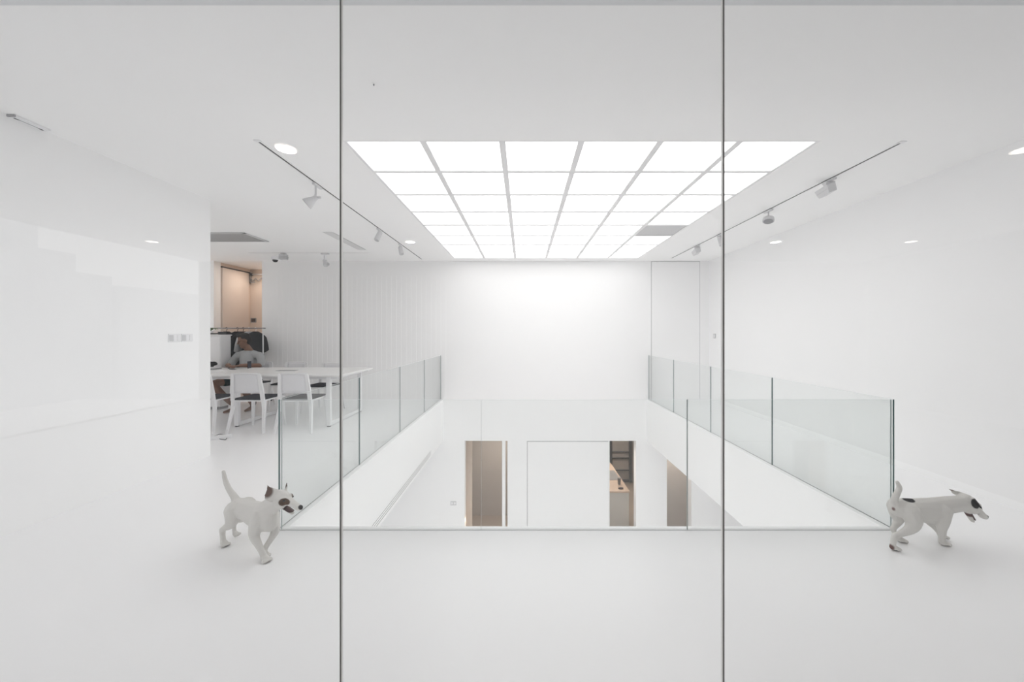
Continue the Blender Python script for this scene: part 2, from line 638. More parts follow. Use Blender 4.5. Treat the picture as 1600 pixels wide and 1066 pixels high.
# ------------------------------------------------------------------ glass balustrades
RH = 0.893
for nm, axis, lab in (('front', 'x', 'front run of the glass balustrade, three clear panes facing the viewer'),
                      ('left', 'y', 'glass balustrade run beside the long white table'),
                      ('right', 'y', 'glass balustrade run beside the long bare side wall')):
    if nm == 'front':
        t = thing('glass_balustrade', lab, 'balustrade', ((HX0 + HX1) / 2, HY0, 0))
        cuts = [HX0 + .012, px2x(752, HY0), px2x(1073.7, HY0), HX1 - .012]
        for a, c in zip(cuts, cuts[1:]):
            glass_slab('pane', a + .002, c - .002, HY0 - .006, HY0 + .006, .002, RH, M_RAIL, M_EDGE2, t, 'y')
        b = NB()
        box(b, HX0, HX1, HY0 - .010, HY0 - .006, 0, .002)
        obj('base_joint', b, M_GAP, t)
    else:
        X = HX0 if nm == 'left' else HX1
        t = thing('glass_balustrade', lab, 'balustrade', (X, 5.5, 0))
        n = 4
        cuts = [HY0 - .006 + (YB - .01 - HY0 + .006) * k / n for k in range(n + 1)]
        for a, c in zip(cuts, cuts[1:]):
            glass_slab('pane', X - .006, X + .006, a + .002, c - .002, .002, RH, M_RAIL, M_EDGE if a < 3 else M_EDGE2, t, 'x')
        b = NB()
        s = -1 if nm == 'left' else 1
        box(b, min(X + s * .006, X + s * .011), max(X + s * .006, X + s * .011), HY0, YB - .01, 0, .005)
        obj('base_joint', b, M_GAP, t)

# slot diffuser low on the left face of the opening
t = thing('slot_diffuser', 'linear slot air diffuser low on the left face of the floor opening', 'air vent', (vx0, 5.2, -.76))
b = NB()
box(b, vx0 + .0005, vx0 + .003, 3.3, 7.12, -.815, -.705)
obj('backing', b, M_DARK, t)
for k in range(4):
    b = NB()
    z = -.815 + k * .0310
    box(b, vx0 + .003, vx0 + .0045, 3.3, 7.12, z, z + .0230)
    obj('slat', b, M_TRIM, t)

# ------------------------------------------------------------------ ceiling fittings
t = thing('ceiling_air_grille', 'grey slatted return air grille in the ceiling above the table', 'air vent', (-4.35, 6.15, CEIL))
gx0, gx1, gy0, gy1 = -5.05, -4.04, 5.88, 6.45
b = NB()
for a in ((gx0, gx1, gy0, gy0 + .03), (gx0, gx1, gy1 - .03, gy1), (gx0, gx0 + .03, gy0, gy1), (gx1 - .03, gx1, gy0, gy1)):
    box(b, *a, CEIL - .012, CEIL)
obj('frame', b, M_LGREY, t)
b = NB()
box(b, gx0, gx1, gy0, gy1, CEIL - .003, CEIL)
obj('backing', b, mat('grille_void', (0.10, 0.10, 0.10), 0.8), t)
for k in range(12):
    y = gy0 + .035 + k * .0425
    b = NB()
    frustum(b, (gx0 + .03, y + .012, CEIL - .006), (.026, .004), (gx1 - .03, y + .012, CEIL - .006), (.026, .004), 'x')
    obj('slat', b, mat('grille_slat', (0.42, 0.42, 0.42), 0.5), t)
t = thing('linear_ceiling_diffuser', 'narrow ceiling diffuser with dark parallel slots above the right end of the table', 'air vent', (-2.83, 6.47, CEIL))
b = NB()
box(b, -2.905, -2.755, 5.86, 7.10, CEIL - .002, CEIL)
obj('backing', b, M_DARK, t)
for k in range(5):
    x = -2.905 + k * .0305
    b = NB()
    box(b, x, x + .0205, 5.86, 7.10, CEIL - .0035, CEIL - .002)
    obj('slat', b, M_CEIL, t)


def track(label, x0, y0, x1, y1):
    t = thing('lighting_track', label, 'light track', ((x0 + x1) / 2, (y0 + y1) / 2, CEIL))
    w = .016
    alongy = abs(y1 - y0) > abs(x1 - x0)
    b_, c_ = NB(), NB()
    for s in (-1, 1):
        if alongy:
            box(b_, x0 + s * w - .006, x0 + s * w + .006, y0, y1, CEIL - .005, CEIL)
        else:
            box(b_, x0, x1, y0 + s * w - .006, y0 + s * w + .006, CEIL - .005, CEIL)
    if alongy:
        box(c_, x0 - w, x0 + w, y0 + .01, y1 - .01, CEIL - .003, CEIL)
        ends = [(x0 - w - .006, x0 + w + .006, y0 - .02, y0 + .01), (x0 - w - .006, x0 + w + .006, y1 - .01, y1 + .02)]
    else:
        box(c_, x0 + .01, x1 - .01, y0 - w, y0 + w, CEIL - .003, CEIL)
        ends = [(x0 - .02, x0 + .01, y0 - w - .006, y0 + w + .006), (x1 - .01, x1 + .02, y0 - w - .006, y0 + w + .006)]
    obj('rail', b_, M_CEIL, t)
    obj('slot', c_, M_TSLOT, t)
    for e in ends:
        b_ = NB()
        box(b_, *e, CEIL - .006, CEIL)
        obj('end_cap', b_, M_PLAST, t)
    return t


XT1, XT2, YT3 = -2.005, 2.875, 7.36
track('long ceiling lighting track left of the luminous ceiling', XT1, 3.07, XT1, 8.0)
track('long ceiling lighting track right of the luminous ceiling', XT2, 3.09, XT2, 7.9)
track('short crosswise lighting track near the back wall', -4.95, YT3, -2.80, YT3)


def spotlight(label, x, y, kind, aim, axis='y', s=1.0):
    """kind: cone (arm and flared head), can (short tilted cylinder), box (gear box and square head), flat"""
    t = thing('track_spotlight', label, 'spotlight', (x, y, CEIL - .012), 0, 'track spotlights')
    aim = Vector(aim).normalized()
    z0 = 0.0
    bm = NB()
    L = .075
    if axis == 'y':
        box(bm, -.014, .014, -L, L, -.022, z0, .003)
    else:
        box(bm, -L, L, -.014, .014, -.022, z0, .003)
    obj('adapter', bm, M_SPOT, t, local=True)
    if kind == 'cone':
        bm = NB()
        tube(bm, [(0, -.03, -.02), (0, -.03, -.10 * s), (-.004, -.03, -.125 * s)], .010)
        obj('arm', bm, M_SPOT, t, local=True)
        c = Vector((-.004, -.03, -.138 * s))
        bm = NB()
        lathe(bm, [(.022, -.016), (.026, 0), (.028, .024), (.040, .048), (.052, .080), (.056, .100), (.054, .103), (.042, .088), (.025, .056)], 28, c, aim)
        h = obj('head', bm, M_SPOT, t, local=True)
        bm = NB()
        lathe(bm, [(.012, -.02), (.012, .02)], 14, c + Vector((.03, 0, .005)), (1, 0, 0))
        obj('knuckle', bm, M_SPOT, h, local=True)
    elif kind == 'can':
        bm = NB()
        tube(bm, [(0, 0, -.02), (0, 0, -.06 * s)], .010)
        obj('arm', bm, M_SPOT, t, local=True)
        bm = NB()
        c = Vector((0, 0, -.07 * s)) - aim * .02
        lathe(bm, [(.026, -.02), (.034, -.012), (.036, .03), (.037, .12), (.033, .124), (.028, .09)], 24, c, aim)
        obj('head', bm, M_SPOT, t, local=True)
    elif kind == 'box':
        bm = NB()
        box(bm, -.045, .045, -.02, .02, -.055, -.018, .004)
        obj('bracket', bm, M_SPOT, t, local=True)
        bm = NB()
        box(bm, -.042, .042, -.085, .085, -.040, .040, .007, 2)
        for v in bm.verts:
            if v.co.z < 0:
                v.co.y *= .8
        M = Vector((0, 0, -1)).rotation_difference(aim).to_matrix().to_4x4()
        bmesh.ops.transform(bm, matrix=Matrix.Translation((0, .04, -.088)) @ M, verts=bm.verts)
        h = obj('head', bm, M_SPOT, t, local=True)
        bm = NB()
        box(bm, -.0435, .0435, -.073, .073, -.004, .004)
        bmesh.ops.transform(bm, matrix=Matrix.Translation((0, .04, -.088)) @ M, verts=bm.verts)
        obj('seam', bm, M_LGREY, h, local=True)
    else:
        bm = NB()
        tube(bm, [(0, 0, -.02), (0, 0, -.085)], .009)
        obj('arm', bm, M_SPOT, t, local=True)
        bm = NB()
        lathe(bm, [(.03, -.012), (.058, -.006), (.062, .012), (.062, .034), (.056, .037), (.05, .03)], 28, (0, 0, -.10), aim)
        h = obj('head', bm, M_SPOT, t, local=True)
        bm = NB()
        lathe(bm, [(.050, .0355), (.050, .038)], 24, (0, 0, -.10), aim)
        obj('lens', bm, M_GREY, h, local=True)
    return t


spotlight('flared white spotlight nearest on the left lighting track', XT1, P(497, 287, 4)[1] * 0 + FPX * 1.45 / (520 - 287), 'cone', (-.85, -.25, -.75), s=1.0)
spotlight('small white spotlight midway along the left lighting track', XT1, FPX * 1.45 / (520 - 357), 'can', (-.25, -.35, -.9))
spotlight('small white spotlight at the far end of the left lighting track', XT1, FPX * 1.45 / (520 - 381), 'can', (.25, -.2, -.9))
spotlight('boxy white spotlight nearest on the right lighting track', XT2, FPX * 1.45 / (520 - 279), 'box', (.35, -.1, -.9))
spotlight('flat headed white spotlight, second along the right lighting track', XT2, FPX * 1.45 / (520 - 327), 'flat', (-.2, -.25, -.9))
spotlight('white spotlight beside the right glass joint, third along the right lighting track', XT2, FPX * 1.45 / (520 - 365), 'can', (.1, -.3, -.9))
spotlight('boxy white spotlight farthest along the right lighting track', XT2, FPX * 1.45 / (520 - 383), 'box', (.3, -.2, -.9))
spotlight('flared white spotlight on the short crosswise track', px2x(508, YT3), YT3, 'cone', (.55, -.2, -.8), 'x')
# gear box on the crosswise track
t = thing('track_gear_box', 'grey box hanging from the crosswise lighting track', 'gear box', (px2x(443, YT3), YT3, CEIL - .012))
b = NB()
box(b, -.06, .06, -.05, .05, -.115, -.02, .006)
obj('housing', b, M_LGREY, t, local=True)
b = NB()
box(b, -.05, .05, -.013, .013, -.022, 0)
obj('adapter', b, M_SPOT, t, local=True)
for z in (-.095, -.07):
    b = NB()
    box(b, -.062, .062, -.052, .052, z, z + .006)
    obj('rib', b, M_GREY, t, local=True)
# dome camera
t = thing('dome_camera', 'small white security dome camera with a black lens on the ceiling', 'security camera', (px2x(430, 7.75), 7.75, CEIL))
b = NB()
lathe(b, [(.05, 0), (.06, -.01), (.06, -.05), (.052, -.062)], 28)
obj('housing', b, M_PLAST, t, local=True)
b = NB()
lathe(b, [(.05, -.058), (.048, -.075), (.036, -.095), (.018, -.105), (.004, -.107)], 28)
obj('dome', b, mat('black_dome', (0.01, 0.01, 0.012), 0.15), t, local=True)
# slim fitting where the left wall meets the ceiling
t = thing('ceiling_sensor', 'slim white sensor bar on the ceiling beside the left wall', 'sensor', (-3.40, 2.80, CEIL))
b = NB()
box(b, -.028, .028, -.10, .10, -.016, 0, .005, 2)
obj('housing', b, M_PLAST, t, local=True)
b = NB()
box(b, -.026, .026, -.108, -.098, -.016, -.001)
obj('end_plate', b, M_GREY, t, local=True)
b = NB()
box(b, -.003, .003, -.07, .07, -.0175, -.0155)
obj('slot', b, M_GREY, t, local=True)
for y in (-.075, .065):
    b = NB()
    box(b, -.006, .004, y - .012, y + .012, -.0185, -.0155)
    obj('lens', b, M_DARK, t, local=True)
# sprinkler
t = thing('sprinkler_head', 'tiny dark sprinkler point on the ceiling in front of the luminous panels', 'sprinkler', (px2x(584, 2.367), 2.367, CEIL))
b = NB()
lathe(b, [(.012, 0), (.012, -.002)], 16)
obj('plate', b, M_CEIL, t, local=True)
b = NB()
lathe(b, [(.004, -.002), (.0045, -.008), (.002, -.012)], 10)
obj('nozzle', b, M_GREY, t, local=True)

# ------------------------------------------------------------------ switches and sockets
for k, lab in enumerate(('white triple rocker switch plate on the left wall, the nearer of the pair',
                         'white triple rocker switch plate on the left wall, nearer the table')):
    yc = 4.0 + k * .148
    t = thing('switch_plate', lab, 'light switch', (XL, yc, 1.298), 0, 'switch plates')
    b = NB()
    box(b, 0, .009, -.068, .068, -.040, .040, .002)
    obj('plate', b, M_PLAST, t, local=True)
    for r in range(3):
        b = NB()
        y = -.044 + r * .044
        box(b, .009, .0135, y - .019, y + .019, -.030, .030, .0015)
        obj('rocker', b, M_LGREY if r == 0 else M_PLAST, t, local=True)
t = thing('switch_plate', 'small square switch plate on the right wall near the back corner', 'light switch', (XR, 7.97, 1.285), 0, 'switch plates')
b = NB()
box(b, -.009, 0, -.045, .045, -.045, .045, .002)
obj('plate', b, M_LGREY, t, local=True)
b = NB()
box(b, -.013, -.009, -.025, .025, -.032, .032, .0015)
obj('rocker', b, M_PLAST, t, local=True)
t = thing('wall_socket', 'small grey wall socket on the lower level wall', 'socket', (px2x(708.5, YB), YB, EYE - (786.5 - VY) * YB / FPX))
b = NB()
box(b, -.06, .06, -.009, 0, -.04, .04, .002)
obj('plate', b, M_LGREY, t, local=True)
for x in (-.028, .028):
    b = NB()
    box(b, x - .02, x + .02, -.012, -.009, -.022, .022)
    obj('socket_face', b, M_PLAST, t, local=True)

# ------------------------------------------------------------------ table
TX0, TX1, TY0, TY1, TZ = -5.55, -2.62, 5.80, 7.08, .745
t = thing('long_table', 'long white work table with looped rectangular leg frames', 'table', ((TX0 + TX1) / 2, (TY0 + TY1) / 2, 0))
b = NB()
box(b, TX0, TX1, TY0, TY1, TZ - .030, TZ, .004)
obj('tabletop', b, M_TABLE, t)
b = NB()
for y in (TY0 + .05, TY1 - .05):
    box(b, TX0 + .06, TX1 - .06, y - .018, y + .018, TZ - .062, TZ - .0305)
obj('apron', b, M_METALW, t)
for x in (-2.80, -4.12, -5.44):
    b = NB()
    y0, y1, w = 5.81 + .12, 6.98, .03
    y0 = 5.82
    box(b, x - .030, x + .030, y0, y0 + .06, .0125, TZ - .031, .004)
    box(b, x - .030, x + .030, y1 - .06, y1, .0125, TZ - .031, .004)
    box(b, x - .030, x + .030, y0 + .06, y1 - .06, .0125, .065, .003)
    box(b, x - .030, x + .030, y0 + .06, y1 - .06, TZ - .085, TZ - .062, .003)
    lf = obj('leg_frame', b, M_METALW, t)
    for y in (y0 + .03, y1 - .03):
        b = NB()
        lathe(b, [(.026, 0), (.026, .012)], 16, (x, y, 0))
        bmesh.ops.translate(b, verts=b.verts, vec=-Vector(t.location))
        obj('foot', b, M_RUB, lf, local=True)
b = NB()
box(b, -3.92, -3.62, 6.42, 6.54, TZ, TZ + .003)
cg = obj('cable_flap', b, M_GREY, t)
cg['label'] = 'grey cable flap set into the table'


# ------------------------------------------------------------------ chairs (front = +y)
def make_chair(label):
    t = thing('stacking_chair', label, 'chair', (0, 0, 0), 0, 'white chairs round the table')
    b = NB()
    n = 9
    # rounded seat pan
    box(b, -.215, .215, -.215, .225, .418, .438, .008, 2)
    obj('seat_frame', b, M_PLAST, t, local=True)
    b = NB()
    box(b, -.205, .205, -.22, .215, .438, .462, .010, 2)
    obj('seat_pad', b, M_PAD, t, local=True)
    for s in (-1, 1):
        for fr in (-1, 1):
            b = NB()
            p1 = (s * .203, fr * .195 + (.01 if fr > 0 else -.005), .436)
            p0 = (s * (.245 if fr < 0 else .235), -.275 if fr < 0 else .235, 0)
            pm = (s * .212, p1[1] + (p0[1] - p1[1]) * .12, .33)
            frustum(b, p0, (.024, .026), pm, (.034, .040))
            frustum(b, pm, (.034, .040), p1, (.040, .052))
            obj('leg', b, M_PLAST, t, local=True)
    # back: two flat posts and a slightly curved mesh panel
    bk = None
    for s in (-1, 1):
        b = NB()
        frustum(b, (s * .203, -.218, .43), (.046, .030), (s * .196, -.232, .56), (.050, .026))
        frustum(b, (s * .196, -.232, .56), (.050, .026), (s * .178, -.262, .785), (.044, .020))
        frustum(b, (s * .178, -.262, .785), (.044, .020), (s * .170, -.264, .805), (.026, .018))
        obj('back_post', b, M_PLAST, t, local=True)
    b = NB()
    rows, cols = 7, 9
    grid = [[], []]
    for side in (0, 1):
        for r in range(rows):
            v = r / (rows - 1)
            z = .535 + v * .27
            hw = .180 - v * .022
            yc = -.228 - v * .036
            row = []
            for c in range(cols):
                u = -1 + 2 * c / (cols - 1)
                y = yc - .020 * (1 - u * u) + (0.005 if side else -.005)
                zz = z - (.012 * u * u * v)
                row.append(b.verts.new((u * hw, y, zz)))
            grid[side].append(row)
    for side in (0, 1):
        for r in range(rows - 1):
            for c in range(cols - 1):
                g = grid[side]
                q = (g[r][c], g[r][c + 1], g[r + 1][c + 1], g[r + 1][c])
                f = b.faces.new(q if side == 0 else q[::-1])
                f.smooth = True
    for r in range(rows - 1):
        for c in (0, cols - 1):
            b.faces.new((grid[0][r][c], grid[0][r + 1][c], grid[1][r + 1][c], grid[1][r][c]))
    for c in range(cols - 1):
        for r in (0, rows - 1):
            b.faces.new((grid[0][r][c], grid[0][r][c + 1], grid[1][r][c + 1], grid[1][r][c]))
    bmesh.ops.recalc_face_normals(b, faces=b.faces)
    bp = obj('back_panel', b, M_MESHB, t, local=True)
    b = NB()
    tube(b, [(u * .165, -.266 - .020 * (1 - u * u), .806 - .010 * u * u) for u in [k / 6 - 1 for k in range(13)]], .010, 8)
    obj('top_rail', b, M_PLAST, t, local=True)
    return t


CY = 5.43 + .275
ch = make_chair('white chair half hidden by the end of the left wall')
ch.location = (-4.40, CY, 0)
ch.rotation_euler = (0, 0, .03)
dup(ch, (-3.72, CY, 0), .0, 'white chair with charcoal seat in full view in front of the table')
dup(ch, (-3.085, CY, 0), .0, 'white chair seen through the balustrade corner, nearest the right table end')
dup(ch, (-4.90, 7.33, 0), PI - .1, 'white chair the seated person sits on')
dup(ch, (-4.19, 7.26, 0), PI + .05, 'white chair behind the table, next to the seated person')
dup(ch, (-3.46, 7.00, 0), PI - .15, 'white chair behind the table, nearest the balustrade')


# ------------------------------------------------------------------ organic bodies: ellipsoid stamps fused by a voxel remesh
_ico = bmesh.new()
bmesh.ops.create_icosphere(_ico, subdivisions=2, radius=1.0)
_ico.verts.index_update()
ICO_V = [v.co.copy() for v in _ico.verts]
ICO_F = [[v.index for v in f.verts] for f in _ico.faces]
_ico.free()


def stamp(bm, c, r, rot=None, sub=2):
    rx, ry, rz = (r, r, r) if isinstance(r, (int, float)) else r
    c = Vector(c)
    vs = []
    for v in ICO_V:
        w = Vector((v.x * rx, v.y * ry, v.z * rz))
        if rot is not None:
            w = rot @ w
        vs.append(bm.verts.new(w + c))
    for f in ICO_F:
        bm.faces.new((vs[f[0]], vs[f[1]], vs[f[2]])).smooth = True


def chain(bm, pts, n=7):
    """pts = (x, y, z, r) or (x, y, z, r_side, r_up): stamps along a smooth curve"""
    for q in spline(pts, n):
        if len(q) == 4:
            stamp(bm, q[:3], max(q[3], .003))
        else:
            a = min(q[3], q[4])
            stamp(bm, q[:3], (a, max(q[3], .003), max(q[4], .003)))


def fuse(bm, name, material, parent, voxel, smooth=4, colorfn=None, decimate=None):
    me = bpy.data.meshes.new(name)
    bm.to_mesh(me)
    bm.free()
    tmp = bpy.data.objects.new(name, me)
    COL.objects.link(tmp)
    m = tmp.modifiers.new('r', 'REMESH')
    m.mode = 'VOXEL'
    m.voxel_size = voxel
    if smooth:
        s = tmp.modifiers.new('s', 'SMOOTH')
        s.factor = .5
        s.iterations = smooth
    dg = bpy.context.evaluated_depsgraph_get()
    new = bpy.data.meshes.new_from_object(tmp.evaluated_get(dg))
    COL.objects.unlink(tmp)
    bpy.data.objects.remove(tmp)
    new.name = name
    for p in new.polygons:
        p.use_smooth = True
    if colorfn:
        at = new.color_attributes.new('coat', 'FLOAT_COLOR', 'POINT')
        for i, v in enumerate(new.vertices):
            at.data[i].color = (*colorfn(v.co), 1)
    new.materials.clear()
    new.materials.append(material)
    o = bpy.data.objects.new(name, new)
    COL.objects.link(o)
    if parent is not None:
        o.parent = parent
    return o


def lerp3(a, c, t):
    t = max(0, min(1, t))
    return tuple(x + (y - x) * t for x, y in zip(a, c))


def paint(base, spots):
    """spots = (centre, radii, colour, soft)"""
    def fn(co):
        col = base
        for c, r, k, soft in spots:
            d = math.sqrt(sum(((a - b_) / q) ** 2 for a, b_, q in zip(co, c, r)))
            col = lerp3(k, col, (d - 1 + soft) / max(soft, 1e-3)) if d < 1 else col
        return col
    return fn


def ear(bm, base, tip, width, thick, side_dir):
    """pointed leaf shaped plate from base to tip; side_dir = direction of its width"""
    base, tip = Vector(base), Vector(tip)
    ax = tip - base
    w = Vector(side_dir).normalized()
    w = (w - ax.normalized() * w.dot(ax.normalized())).normalized()
    nrm = ax.normalized().cross(w)
    for k in range(15):
        v = k / 14
        ww = width * (1 - v ** 2.2) ** .8 * (.75 + .5 * math.sin(PI * min(1, v * 1.3)))
        c = base + ax * v
        rot = Matrix((w, nrm, ax.normalized())).transposed()
        stamp(bm, c, (max(ww, .004), thick * (1 - .3 * v), max(ax.length * .07, .005)), rot)


WHITE = (0.70, 0.685, 0.655)
DARKN = (0.022, 0.018, 0.017)


def paw(bm, p, fwd, s=1.0):
    f = Vector((*fwd, 0)).normalized()
    r = Vector((f.y, -f.x, 0))
    p = Vector(p)
    stamp(bm, p + Vector((0, 0, .014 * s)), (.019 * s, .019 * s, .014 * s))
    for k, o in enumerate((-1.4, -.5, .5, 1.4)):
        q = p + f * (.022 - .003 * abs(o)) * s + r * o * .0105 * s + Vector((0, 0, .009 * s))
        stamp(bm, q, (.0105 * s, .0105 * s, .009 * s))


# ---- dog one, walking to the right and towards the viewer, head up
t = thing('dog', 'small white dog with brown eye patches and upright ears, at the left balustrade corner', 'dog', (-1.685, 2.53, 0), math.atan2(-.427, .904), 'dogs')
dogA = t
b = NB()
chain(b, [(-.165, 0, .235, .050, .050), (-.12, 0, .238, .066, .060), (-.03, 0, .235, .066, .064), (.06, 0, .225, .072, .080), (.125, 0, .222, .066, .085), (.165, 0, .235, .050, .062)], 8)
chain(b, [(.10, 0, .255, .058, .058), (.15, 0, .285, .055, .055), (.20, .004, .318, .051, .054), (.235, .008, .340, .048, .050)], 8)          # neck
stamp(b, (.165, 0, .20), (.045, .05, .055))
# skull and muzzle, the head turned a little to its left
hd = Vector((.97, .16, -.22)).normalized()
sk = Vector((.262, .010, .356))
hl = Vector((-.16, .98, 0)).normalized()
hu = hd.cross(hl).normalized()
HR = Matrix((hd, hl, hu)).transposed()
HS = 1.10


def H(x, y, z):
    return sk + HR @ (Vector((x, y, z)) * HS)


def HST(bm, x, y, z, r):
    stamp(bm, H(x, y, z), tuple(q * HS for q in r), HR)


def dog_head(bm, gape):
    HST(bm, 0, 0, 0, (.052, .047, .045))
    HST(bm, -.014, 0, .004, (.046, .045, .043))
    for s in (-1, 1):
        HST(bm, .018, s * .026, -.014, (.032, .021, .027))      # cheek
        HST(bm, .030, s * .022, .022, (.018, .014, .012))       # brow
    for k in range(10):
        v = k / 9
        HST(bm, .034 + .090 * v, 0, .006 - .012 * v, (.018, .028 - .012 * v, .022 - .008 * v))
    HST(bm, .112, 0, -.010, (.022, .017, .013))
    for k in range(10):
        v = k / 9
        HST(bm, .010 + .074 * v * math.cos(gape), 0, -.032 - .006 * v - .074 * v * math.sin(gape), (.012, .021 - .008 * v, .0095 - .002 * v))
    HST(bm, .130, 0, .001, (.011, .012, .010))                  # nose


dog_head(b, .16)
ear(b, H(-.012, -.038, .012), (.222, -.050, .450), .040, .0055, (.51, .86, 0))
ear(b, H(-.014, .034, .030), (.256, .046, .440), .022, .0055, (.86, -.45, 0))
# tail
chain(b, [(-.155, 0, .262, .026), (-.200, 0, .300, .021), (-.250, 0, .335, .0175), (-.292, .002, .380, .0155), (-.318, .004, .436, .0115)], 8)
# hind right, planted behind
chain(b, [(-.125, -.040, .235, .055, .058), (-.115, -.052, .190, .042, .046), (-.140, -.056, .150, .028, .030), (-.195, -.053, .118, .019, .021), (-.228, -.050, .098, .0165, .018)], 8)
chain(b, [(-.228, -.050, .098, .0185), (-.226, -.050, .060, .016), (-.220, -.050, .024, .0165)], 8)
paw(b, (-.212, -.050, 0), (1, -.1), 1.2)
# hind left, pushing off
chain(b, [(-.125, .040, .235, .052, .056), (-.120, .050, .190, .040, .044), (-.155, .054, .150, .027, .028), (-.225, .050, .120, .018, .020), (-.268, .046, .105, .015, .016)], 8)
chain(b, [(-.268, .046, .105, .015), (-.275, .046, .070, .013), (-.275, .046, .036, .013)], 8)
paw(b, (-.262, .046, .010), (1, .1))
# front right, reaching
chain(b, [(.120, -.040, .225, .046, .062), (.108, -.050, .172, .038, .044), (.106, -.055, .132, .029, .031), (.134, -.055, .098, .0225), (.168, -.053, .060, .018), (.190, -.051, .026, .0175)], 8)
paw(b, (.200, -.050, 0), (1, -.1), 1.25)
# front left, swinging past
chain(b, [(.120, .040, .225, .046, .058), (.135, .046, .172, .034, .040), (.152, .042, .132, .026, .028), (.152, .020, .095, .019), (.142, -.006, .055, .0165), (.136, -.018, .026, .0165)], 8)
paw(b, (.146, -.020, 0), (1, -.15), 1.2)
stamp(b, (-.055, 0, .172), (.028, .012, .012))
BRN = (0.075, 0.040, 0.019)
fa = paint(WHITE, [
    (tuple(H(.050, -.034, .012)), (.038, .030, .024), BRN, .12),
    (tuple(H(.046, .036, .020)), (.046, .022, .026), BRN, .2),
    (tuple(H(.134, 0, .002)), (.017, .019, .016), DARKN, .15),
    (tuple(H(.060, 0, -.034)), (.056, .040, .021), (.040, .016, .015), .18),
    ((.232, -.056, .418), (.034, .034, .042), (.12, .07, .055), .35),
    ((.252, .050, .425), (.026, .016, .034), (.13, .09, .075), .35),
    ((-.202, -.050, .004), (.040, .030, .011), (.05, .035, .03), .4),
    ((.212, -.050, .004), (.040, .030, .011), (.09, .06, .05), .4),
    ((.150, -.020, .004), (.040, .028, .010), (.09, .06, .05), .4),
    ((-.100, -.010, .172), (.02, .02, .016), (.16, .08, .07), .5),
])
fuse(b, 'body', M_COAT, t, .0042, 5, fa)
TG = .012
for s in (-1, 1):
    b = NB()
    stamp(b, H(.042, s * .0285, .017), .0062)
    obj('eye', b, mat('dark_eye', (0.006, 0.005, 0.005), 0.45, 0.2), t, local=True)
b = NB()
for k in range(16):
    v = k / 15
    HST(b, .025 + .055 * v, 0, -.026 - TG * v, (.010, .012, .004))
obj('tongue', b, mat('dark_pink_tongue', (0.085, 0.036, 0.034), 0.5), t, local=True)

# ---- dog two, walking to the right and slightly away, head low
t = thing('dog', 'small white dog with a black ear and black back spot, at the right balustrade corner', 'dog', (2.52, 2.59, 0), math.radians(7), 'dogs')
b = NB()
chain(b, [(-.145, 0, .236, .052, .052), (-.11, 0, .236, .064, .062), (-.03, 0, .226, .064, .068), (.06, 0, .212, .070, .082), (.13, 0, .205, .066, .086), (.175, 0, .215, .052, .066)], 8)
chain(b, [(.11, 0, .235, .056, .058), (.18, 0, .240, .054, .056), (.245, 0, .243, .050, .054), (.318, 0, .246, .048, .050)], 8)
hd = Vector((.90, -.10, -.62)).normalized()
sk = Vector((.350, -.004, .246))
HS = 1.16
hl = Vector((.11, .99, 0)).normalized()
hu = hd.cross(hl).normalized()
HR = Matrix((hd, hl, hu)).transposed()
dog_head(b, .36)
# right ear folded flat, left ear pointing back
ear(b, H(-.026, -.034, .034), H(.022, -.058, .004), .026, .006, hd - hu * .3)
ear(b, H(-.016, .030, .030), (.284, .045, .322), .028, .0055, (.62, -.78, .1))
chain(b, [(-.165, 0, .255, .027), (-.178, 0, .290, .0215), (-.160, 0, .330, .018), (-.142, 0, .368, .0155), (-.155, .002, .404, .010)], 8)
chain(b, [(-.112, -.042, .228, .054, .060), (-.105, -.054, .180, .045, .050), (-.130, -.058, .138, .031, .034), (-.185, -.052, .108, .0195, .022), (-.226, -.046, .092, .0165, .018)], 8)
chain(b, [(-.226, -.046, .092, .0185), (-.236, -.044, .058, .016), (-.240, -.043, .024, .0165)], 8)
paw(b, (-.232, -.043, .002), (1, 0), 1.2)
chain(b, [(-.112, .042, .228, .052, .058), (-.095, .052, .180, .043, .047), (-.085, .054, .138, .029, .031), (-.115, .048, .105, .019, .021), (-.140, .044, .085, .0155)], 8)
chain(b, [(-.140, .044, .085, .0155), (-.118, .042, .050, .0135), (-.095, .040, .022, .014)], 8)
paw(b, (-.085, .040, 0), (1, 0), 1.2)
chain(b, [(.120, -.040, .205, .046, .062), (.110, -.048, .152, .034, .040), (.106, -.047, .118, .026, .028), (.115, -.042, .085, .021), (.122, -.034, .050, .018), (.128, -.030, .024, .018)], 8)
paw(b, (.142, -.028, 0), (1, 0), 1.25)
chain(b, [(.120, .040, .205, .046, .062), (.130, .050, .152, .034, .040), (.140, .050, .118, .026, .028), (.170, .044, .085, .020), (.195, .038, .052, .0175), (.205, .035, .030, .017)], 8)
paw(b, (.214, .034, .008), (1, 0), 1.2)
stamp(b, (-.045, 0, .145), (.022, .011, .014))
BLK = (0.012, 0.013, 0.015)
